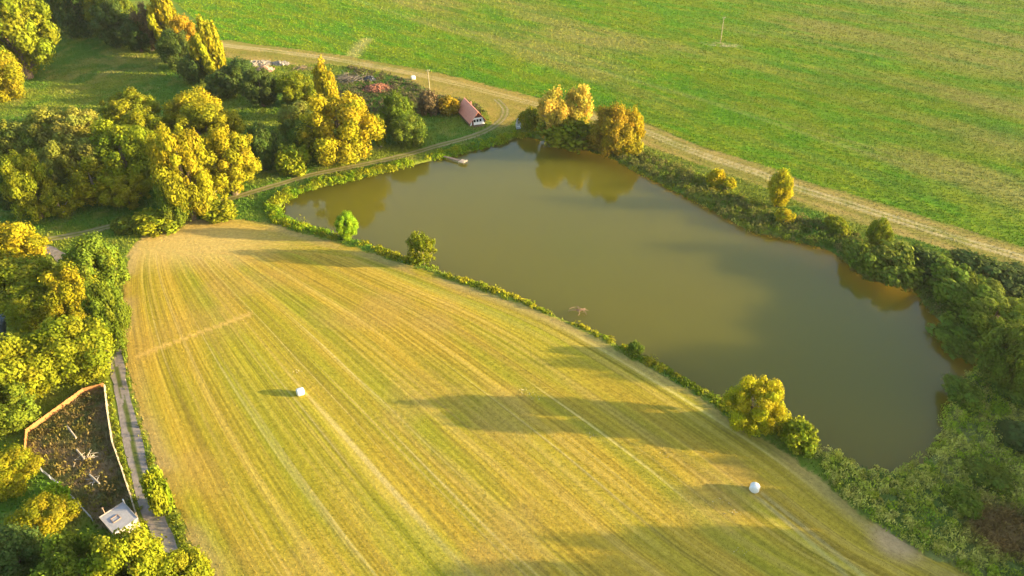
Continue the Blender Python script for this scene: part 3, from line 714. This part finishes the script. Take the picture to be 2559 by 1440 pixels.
# ------------------------------------------------------------------ cabin with red roof
M_ROOF = simple("red_metal_roof", (.56, .19, .11), (.64, .25, .15), 1.2, .55, .35, .15, 5)
M_WHITE = simple("white_paint", (.72, .71, .68), (.82, .81, .78), 2, .6, .3, .05)
M_DARKWOOD = simple("dark_red_wood", (.09, .03, .025), (.15, .05, .04), 2, .8, .2, .3)
M_WOODWALL = simple("brown_log_wall", (.13, .075, .045), (.2, .12, .07), 2, .8, .2, .3)
mg, ntg, bgl = mat("window_glass", .08, .5); bgl.inputs["Base Color"].default_value = (.02, .025, .03, 1)
M_GLASS = mg
def cabin():
    ang = math.atan2(.38, .925); root = empty("cabin", (-10.6, 213.2, 0), "red-roofed white-fronted cabin standing above the pond", "cabin", rz=ang)
    W, L, ze, zr = 2.5, 11.6, 1.0, 4.4
    k = (zr - ze) / (W + .35)
    zw = zr - k * W
    m = MB()
    for s in (-1, 1): m.box((s * W, L / 2, zw / 2 - .1), (.16, L, zw + .1))
    m.obj("side_walls", M_WOODWALL, root)
    def gable(y, nm, ma, z0, z1):
        h = lambda z: min(W - .09, (zr - z) / k - .1)
        m = MB(); a, b = h(z0), h(z1)
        vs = [(-a, y - .06, z0), (a, y - .06, z0), (b, y - .06, z1), (-b, y - .06, z1)]; vs += [(x, yy + .12, z) for x, yy, z in vs]
        m.add(vs, [(0, 1, 2, 3), (7, 6, 5, 4), (0, 4, 5, 1), (1, 5, 6, 2), (2, 6, 7, 3), (3, 7, 4, 0)]); return m.obj(nm, ma, root)
    gable(.07, "front_wall", M_WHITE, -.15, 2.35); gable(.09, "front_gable", M_DARKWOOD, 2.36, zr - .12); gable(L - .07, "rear_wall", M_WOODWALL, -.15, zr - .12)
    for s, nm in ((-1, "roof_slope"), (1, "roof_slope")):
        a = math.atan(k); ln = (W + .35) / math.cos(a)
        m = MB(); m.box((s * (W + .35) / 2, L / 2 - .3, (zr + ze) / 2 + .05), (ln, L + 1.3, .09), ry=s * a)
        n = 15
        for i in range(n):
            m.box((s * ((W + .35) / 2 + math.sin(a) * .07), -.85 + (L + 1.1) * i / (n - 1), (zr + ze) / 2 + .05 + math.cos(a) * .07), (ln, .07, .06), ry=s * a)
        m.obj(nm, M_ROOF, root)
    MB().box((0, L / 2 - .3, zr + .1), (.34, L + 1.32, .12)).obj("ridge_cap", M_ROOF, root)
    for x in (-.95, 0, .95):
        f = MB()
        for dx, dz, sx, sz in ((-.4, 0, .08, 1.06), (.4, 0, .08, 1.06), (0, .49, .72, .08), (0, -.49, .72, .08)): f.box((x + dx, -.03, 1.45 + dz), (sx, .1, sz))
        fo = f.obj("window", M_WHITE, root); MB().box((x, -.005, 1.45), (.72, .04, .9)).obj("pane", M_GLASS, fo)
    MB().box((-1.55, -.04, .85), (.55, .08, 1.7)).obj("door", M_DARKWOOD, root)
    MB().box((0, -.85, .06), (3.6, 1.5, .16)).obj("porch_step", M_WOODWALL, root)
    MB().box((.9, 8.2, 3.75), (.5, .5, 1.5)).obj("chimney", simple("chimney_brick", (.22, .1, .07), (.32, .16, .11), 6), root)
cabin()

# ------------------------------------------------------------------ shed
M_SHEDROOF = simple("pale_felt_roof", (.25, .235, .23), (.34, .32, .32), .9, .8, .2, .3)
M_SHEDWALL = simple("grey_boards", (.28, .24, .2), (.38, .33, .28), 2, .85, .15, .3)
def shed():
    a, b, c = (gp(247.6, 1293, 2.4)[:2], gp(308, 1254.6, 2.4)[:2], gp(326, 1307, 2.4)[:2])
    ex = b - a; w_ = np.linalg.norm(ex); ex = ex / w_; d_ = 4.3; ey = np.array([ex[1], -ex[0]])
    ctr = a + ex * w_ / 2 + ey * d_ / 2
    root = empty("shed", (ctr[0], ctr[1], 0), "flat pale-roofed shed at the foot of the fenced plot", "shed", rz=math.atan2(ex[1], ex[0]))
    m = MB()
    for x, y, sx, sy in ((0, 1.95, w_ - .4, .1), (0, -1.95, w_ - .4, .1), (-w_ / 2 + .25, 0, .1, 3.8), (w_ / 2 - .25, 0, .1, 3.8)): m.box((x, y, 1.1), (sx, sy, 2.25))
    m.obj("walls", M_SHEDWALL, root)
    r = MB().box((0, 0, 2.32), (w_, d_, .14)).obj("roof", M_SHEDROOF, root)
    MB().box((0, d_ / 2 - .05, 2.42), (w_ + .06, .12, .1)).box((-w_ / 2 + .02, 0, 2.42), (.1, d_ - .2, .1)).box((w_ / 2 - .02, 0, 2.42), (.1, d_ - .2, .1)).obj("roof_edge", M_SHEDWALL, r)
    MO = simple("rust", (.24, .15, .10), (.32, .21, .14), 4)
    MB().box((-.35, .55, 2.44), (1.1, .08, .12)).box((-.35, -.35, 2.44), (1.1, .08, .12)).box((-.86, .1, 2.44), (.08, .82, .12)).box((.16, .1, 2.44), (.08, .82, .12)).obj("skylight_frame", MO, r)
    MB().box((-.35, .1, 2.41), (.94, .82, .05)).obj("skylight_pane", M_SHEDROOF, r)
    MB().tube([(-.9, 2.15, 0), (-.9, 2.15, 3.6)], [.06, .06], 8).box((-.9, 2.15, 3.62), (.2, .2, .08)).obj("flue_pipe", MO, root)
    MB().box((w_ / 2 + .1, d_ / 2 + .1, 1.4), (.14, .14, 2.8)).obj("corner_post", M_WHITE, root)
    MB().box((.2, -2.0, .98), (.85, .06, 1.95)).obj("door", M_SHEDWALL, root)
shed()

# ------------------------------------------------------------------ fences
M_OCHRE = simple("orange_wood", (.24, .105, .035), (.34, .16, .055), 2.5, .8, .15, .3)
M_PALEWOOD = simple("bleached_wood", (.36, .30, .20), (.48, .41, .29), 2.5, .8, .15, .3)
M_GREYWOOD = simple("grey_wood", (.30, .30, .30), (.42, .42, .42), 2.5, .8, .15, .3)
def fence(px, h, m, label, style='board', bay=2.4):
    pts = gpl(px); L = np.r_[0, np.cumsum(np.linalg.norm(np.diff(pts, axis=0), axis=1))]
    stops = []
    for i in range(len(pts) - 1):
        n = max(1, round((L[i + 1] - L[i]) / bay))
        for k in range(n): stops.append(pts[i] + (pts[i + 1] - pts[i]) * k / n)
    stops.append(pts[-1]); o = stops[0]
    root = empty("wire_fence" if style == 'wire' else "board_fence", (o[0], o[1], 0), label, "fence")
    rr = random.Random(len(label))
    for i, q in enumerate(stops):
        x, y = q - o; MB().box((x, y, h / 2 - .1), (.12, .12, h + .3), rr.uniform(0, 1)).obj("post", m, root)
    for i in range(len(stops) - 1):
        a, b = stops[i] - o, stops[i + 1] - o; d = b - a; ln = np.linalg.norm(d); an = math.atan2(d[1], d[0]); md = (a + b) / 2
        nx_, ny_ = -math.sin(an), math.cos(an); mb = MB()
        if style == 'wire':
            for z in (.35, .75, h - .05): mb.box((md[0], md[1], z), (ln - .13, .035, .035 if z < h - .1 else .08), an)
            mb.obj("rails", m, root)
        else:
            nb = max(3, int(ln / .2))
            for k in range(nb):
                t = (k + .5) / nb; c = a + d * t; hh = h * rr.uniform(.94, 1.04)
                mb.box((c[0] + nx_ * .09, c[1] + ny_ * .09, hh / 2 + .04), (ln / nb - .02, .03, hh), an, rx=rr.uniform(-.01, .01))
            mb.obj("board_panel", m, root)
            rl = MB()
            for z in (.4, h - .3): rl.box((md[0], md[1], z), (ln - .13, .06, .09), an)
            rl.obj("rails", m, root)
fence([(261, 968), (210, 981), (140, 1032), (68, 1084), (64, 1136)], 1.0, M_OCHRE, "orange sunlit board fence along the upper left of the fenced plot")
fence([(352, 1318), (328, 1240), (306, 1174), (284, 1112), (272, 1035), (265, 972)], 0.95, M_PALEWOOD, "bleached pale board fence between the plot and the gravel track")
fence([(66, 1142), (108, 1182), (150, 1217), (190, 1255), (232, 1302)], 1.1, M_GREYWOOD, "thin grey rail fence along the lower left of the plot", 'wire')

# timber lying in the plot
M_STICK = simple("pale_dead_wood", (.34, .27, .18), (.46, .38, .27), 3, .85, .1, .3)
def log(a, b, r, label):
    A, B = gp(*a, .4), gp(*b, .4); o = A; m = MB(); d = B - A
    m.tube([(0, 0, .1), tuple(d * .5 + np.array([0, 0, .45])), tuple(d + np.array([0, 0, .7]))], [r, r * .9, r * .65], 7)
    m.tube([tuple(d * .6 + np.array([0, 0, .1])), tuple(d * .72 + np.array([.25, -.2, .35]))], [r * .4, r * .15], 5)
    m.obj("fallen_pole", M_STICK, loc=(o[0], o[1], 0), label=label, cat="pole")
log((166, 1062), (192, 1098), .17, "pale fallen pole lying highest up in the fenced plot")
log((190, 1121), (212, 1150), .17, "pale fallen pole in the middle of the plot, running into the branch heap")
log((222, 1183), (250, 1212), .17, "pale fallen pole lowest in the plot, above the shed")
def branch_heap(px, n, size, m, label, name="branch_heap", spread=1.0, hgt=.5, r0=.05, zoff=0.0, z=0):
    o = gp(*px, z); r = random.Random(n); mb = MB()
    for i in range(n):
        a = r.uniform(0, 6.28); c = Vector((r.gauss(0, size * .28), r.gauss(0, size * .28 * spread), r.uniform(.02, hgt))); l = r.uniform(.3, .8) * size
        d = Vector((math.cos(a), math.sin(a), r.uniform(-.15, .35))) * l * .5
        p0 = c - d; p0.z = max(p0.z, .0)
        mb.tube([p0, c + Vector((r.uniform(-.1, .1), r.uniform(-.1, .1), .05)), c + d], [r0, r0 * .8, r0 * .3], 5)
    mb.obj(name, m, loc=(o[0], o[1], z + zoff), label=label, cat="branch heap")
branch_heap((216, 1146), 26, 2.3, M_STICK, "heap of pale dead branches in the middle of the fenced plot")
branch_heap((237, 1206), 9, 1.8, simple("grey_sticks", (.25, .23, .2), (.4, .38, .34), 3), "small heap of grey sticks near the lowest fallen pole")
branch_heap((1450, 782), 34, 2.3, simple("sunken_twigs", (.17, .10, .06), (.26, .16, .10), 3), "pinkish brown dead branches poking out of the pond by the near bank", "sunken_branches", .7, 1.1, .05, 0, -.75)

# ------------------------------------------------------------------ bales
M_FILM = simple("white_bale_film", (.50, .49, .44), (.62, .61, .56), 3, .45, .4, .25, 9)
def bale(px, rz, label, d=1.4, wd=1.3):
    o = gp(*px, 0); m = MB(); prof = [(-wd / 2, .0), (-wd / 2 - .03, .3), (-wd / 2 + .03, .5), (-wd / 2 + .1, .62), (-wd / 2 + .22, .69)]
    for i in range(9): prof.append((-wd / 2 + .28 + (wd - .56) * i / 8, .7 + (.012 if i % 2 else -.004)))
    prof += [(-a, b) for a, b in reversed(prof[:5])]
    n = 28; b0 = len(m.v)
    for (x, r) in prof:
        for k in range(n):
            a = 2 * math.pi * k / n; rr = r * d / 1.4 * (1 + .012 * math.sin(a * 5 + x * 4)); zz = math.cos(a) * rr; zz = max(zz, -.66)
            m.v.append((x, math.sin(a) * rr * 1.03, zz + .64))
    for i in range(len(prof) - 1):
        for k in range(n): m.f.append((i * n + k, (i + 1) * n + k, (i + 1) * n + (k + 1) % n, i * n + (k + 1) % n))
    q = m.obj("wrapped_bale", M_FILM, loc=(o[0], o[1], 0), label=label, cat="hay bale", sm=True, group="white wrapped bales"); q.rotation_euler.z = rz
bale((752, 986), R_(25), "white wrapped round bale on the golden hay field, casting a long shadow")
bale((1884, 1226), R_(62), "white wrapped round bale on the hay field, nearest the reedy pond end")
bale((1033, 199), R_(10), "white wrapped round bale on the verge above the cabin", 1.5, 1.5)

# ------------------------------------------------------------------ power poles
M_POLE = simple("weathered_pole", (.26, .21, .12), (.36, .30, .18), 2, .85, .1, .2)
M_CERAM = simple("ceramic", (.5, .5, .48), (.62, .62, .6), 4, .4, .5, 0)
def pole(px, tilt, label, h=10.2):
    o = gp(*px, 0); root = empty("power_pole", (o[0], o[1], 0), label, "pole"); root.rotation_euler.y = tilt
    MB().tube([(0, 0, -.6), (0, 0, h * .5), (0, 0, h)], [.17, .14, .10], 10).obj("mast", M_POLE, root, sm=True)
    MB().box((0, .12, h - .45), (1.3, .1, .12)).obj("crossarm", M_POLE, root)
    for x in (-.55, 0, .55): MB().tube([(x, .12, h - .39), (x, .12, h - .25), (x, .12, h - .2), (x, .12, h - .1)], [.03, .03, .07, .04], 8).obj("insulator", M_CERAM, root)
pole((1076.5, 250), R_(-2.0), "pale wooden power pole near the red-roofed cabin")
pole((1800, 108), R_(-1.0), "thin wooden power pole standing alone in the green pasture")

# ------------------------------------------------------------------ jetty and dinghy
M_DECK = simple("dark_jetty_wood", (.10, .075, .06), (.17, .13, .105), 3, .85, .15, .3)
M_DECK2 = simple("pale_jetty_wood", (.34, .26, .18), (.46, .36, .26), 3, .85, .15, .3)
def jetty():
    A, B = gp(1112, 392, .0), gp(1157, 405, -.1); d = (B - A)[:2]; L = np.linalg.norm(d); an = math.atan2(d[1], d[0])
    root = empty("jetty", (A[0], A[1], 0), "small wooden jetty with square platform on the pond's north-west bank", "jetty", rz=an)
    m = MB(); n = 16
    for i in range(n): m.box((-.4 + (L - .7) * (i + .5) / n, 0, .12), ((L - .7) / n - .04, .85, .05))
    m.obj("walkway", M_DECK, root)
    b = MB()
    for s in (-1, 1): b.box((L / 2 - .6, s * .3, .045), (L - .6, .09, .09))
    b.obj("beams", M_DECK, root)
    p = MB()
    for i in range(8): p.box((L - .97 + .24 * (i + .5), 0, .13), (.21, 1.9, .06))
    p.obj("platform", M_DECK2, root)
    MB().box((L + .8, 0, .4), (.32, 1.7, .06)).box((L + .8, -.6, .27), (.28, .08, .22)).box((L + .8, .6, .27), (.28, .08, .22)).obj("bench", M_DECK2, root)
    for x, y in ((.9, .36), (.9, -.36), (L / 2, .36), (L / 2, -.36), (L - .9, .85), (L - .9, -.85), (L + .85, .85), (L + .85, -.85)):
        MB().tube([(x, y, -1.75), (x, y, .1)], [.07, .06], 7).obj("pile", M_DECK, root)
jetty()
def dinghy():
    o = gp(1296, 323, 0); root = empty("dinghy", (o[0], o[1], 0), "white dinghy propped on end beside the bush on the north bank", "boat", rz=R_(12)); root.rotation_euler.x = R_(-12)
    L, Wd, Dp = 3.3, .8, .45
    def hull(off, sc):
        rows = []
        for i in range(15):
            t = i / 14; z = t * L; hw = Wd * sc * (math.sin(math.pi * (.22 + .78 * t)) ** .6 if t < .999 else 0.02) ; hw = max(hw, .03)
            rows.append([(hw * math.sin(a), off + Dp * sc * max(.15, math.sin(math.pi * (.25 + .7 * t))) * math.cos(a) , z + .02) for a in np.linspace(-math.pi / 2, math.pi / 2, 11)])
        return rows
    out = hull(0, 1.0); inn = hull(-.0, .86)
    for name, rows, m, flip in (("hull", out, M_WHITE, 0), ("inner_hull", inn, simple("grey_boat_inside", (.4, .4, .4), (.5, .5, .5), 3), 1)):
        mb = MB(); mb.add([p for r in rows for p in r], [(i * 11 + k, i * 11 + k + 1, (i + 1) * 11 + k + 1, (i + 1) * 11 + k) for i in range(14) for k in range(10)]); mb.obj(name, m, root, sm=True)
    mb = MB()
    for s in (0, 10):
        mb.tube([(out[i][s][0] * .93, -.02, out[i][s][2]) for i in range(15)], [.055] * 15, 6)
    mb.obj("gunwale", M_WHITE, root)
    for z in (.8, 1.7): MB().box((0, .08, z), (1.05, .12, .22)).obj("thwart", M_WHITE, root)
    mb = MB(); r = out[0]; mb.add(list(r) + [(x, y, z + .05) for x, y, z in r], [tuple(range(11)), tuple(range(21, 10, -1))]); mb.obj("transom", M_WHITE, root)
dinghy()

# ------------------------------------------------------------------ heaps on the waste strip
def heap(px, rx, ry, h, m, label, name, cat, n=60, bs=.5, seed=1):
    o = gp(*px, 0); r = random.Random(seed); mb = MB(); nr, na = 7, 22
    vs = [(0, 0, h)]; fs = []
    for i in range(1, nr + 1):
        t = i / nr
        for k in range(na):
            a = 2 * math.pi * k / na; j = 1 + r.uniform(-.12, .12); vs.append((math.cos(a) * rx * t * j, math.sin(a) * ry * t * j, max(-.1, h * (1 - t ** 1.4) * r.uniform(.75, 1.15) - (.12 if i == nr else 0))))
    for k in range(na): fs.append((0, 1 + k, 1 + (k + 1) % na))
    for i in range(nr - 1):
        for k in range(na): fs.append((1 + i * na + k, 1 + (i + 1) * na + k, 1 + (i + 1) * na + (k + 1) % na, 1 + i * na + (k + 1) % na))
    mb.add(vs, fs)
    for i in range(n):
        t = math.sqrt(r.random()); a = r.uniform(0, 6.28); z = h * (1 - t ** 1.4); q = r.uniform(.4, 1.3) * bs
        mb.box((math.cos(a) * rx * t, math.sin(a) * ry * t, max(.02, z)), (q * r.uniform(.6, 1.6), q, q * r.uniform(.3, .8)), r.uniform(0, 3), r.uniform(-.5, .5), r.uniform(-.5, .5))
    mb.obj(name, m, loc=(o[0], o[1], 0), label=label, cat=cat)
heap((662, 176), 3.6, 3.4, 1.7, simple("pinkish_earth", (.30, .165, .12), (.40, .23, .17), 1.5), "pinkish earth heap at the edge of the pale rubble", "earth_heap", "heap", 60, .4, 3)
heap((645, 160), 5.5, 3.0, .9, simple("pale_rubble", (.17, .14, .10), (.30, .25, .19), 1.2), "pale rubble and boards heaped on the waste strip beside the verge", "rubble_heap", "heap", 120, .8, 4)
heap((702, 160), 3.4, 2.4, .8, simple("grey_rubble", (.16, .14, .11), (.28, .24, .19), 1.2), "small pale rubble heap right of the pinkish earth heap", "rubble_heap", "heap", 70, .7, 5)
heap((944, 222), 5.2, 4.4, 1.2, simple("red_brick_rubble", (.15, .055, .03), (.25, .10, .05), 1.0), "red brick rubble heap on the waste strip above the round green tree", "rubble_heap", "heap", 150, .7, 6)
heap((925, 200), 2.4, 2.2, 1.5, simple("black_sheeting", (.012, .014, .02), (.03, .034, .045), 1.5, .4, .4), "black sheeted heap just above the red brick rubble", "sheeted_heap", "heap", 10, .5, 7)
branch_heap((873, 200), 150, 7.5, simple("dry_brush", (.12, .095, .07), (.24, .2, .15), 3), "large grey brush pile left of the red brick rubble", "brush_pile", .9, 1.3, .06)
branch_heap((758, 172), 60, 5.0, simple("brown_brush", (.14, .10, .06), (.22, .16, .1), 3), "low brown brush pile right of the small rubble heap", "brush_pile", .6, .7, .05)

# loose straw left on the field
V = []; Cc = []
for px in ((1322, 985), (1335, 995), (1310, 978), (745, 930), (1480, 1090), (1800, 1255), (1835, 1280), (1850, 1380), (1660, 1140)):
    o = gp(*px)
    for i in range(14):
        V.append((o[0] + rng.normal(0, .55), o[1] + rng.normal(0, .4)))
V = np.array(V); blades("loose_straw", V, relief(V, D_POND(V), D_STREAM(V)) + .05, np.tile((.50, .42, .24), (len(V), 1)), .12, .2, .8, label="wisps of pale straw left on the hay field")

# ------------------------------------------------------------------ thin evening haze
hm = bpy.data.materials.new("evening_haze"); hm.use_nodes = True; hn = hm.node_tree; hn.nodes.clear()
pv = hn.nodes.new("ShaderNodeVolumePrincipled"); pv.inputs["Color"].default_value = (.95, .95, .93, 1); pv.inputs["Density"].default_value = 0.00004
pv.inputs["Anisotropy"].default_value = 0.2
ho = hn.nodes.new("ShaderNodeOutputMaterial"); hn.links.new(pv.outputs[0], ho.inputs["Volume"])
MB().box((0, 100, 14), (6400, 6400, 160)).obj("haze", hm, kind="stuff", label="thin evening haze over the whole valley")
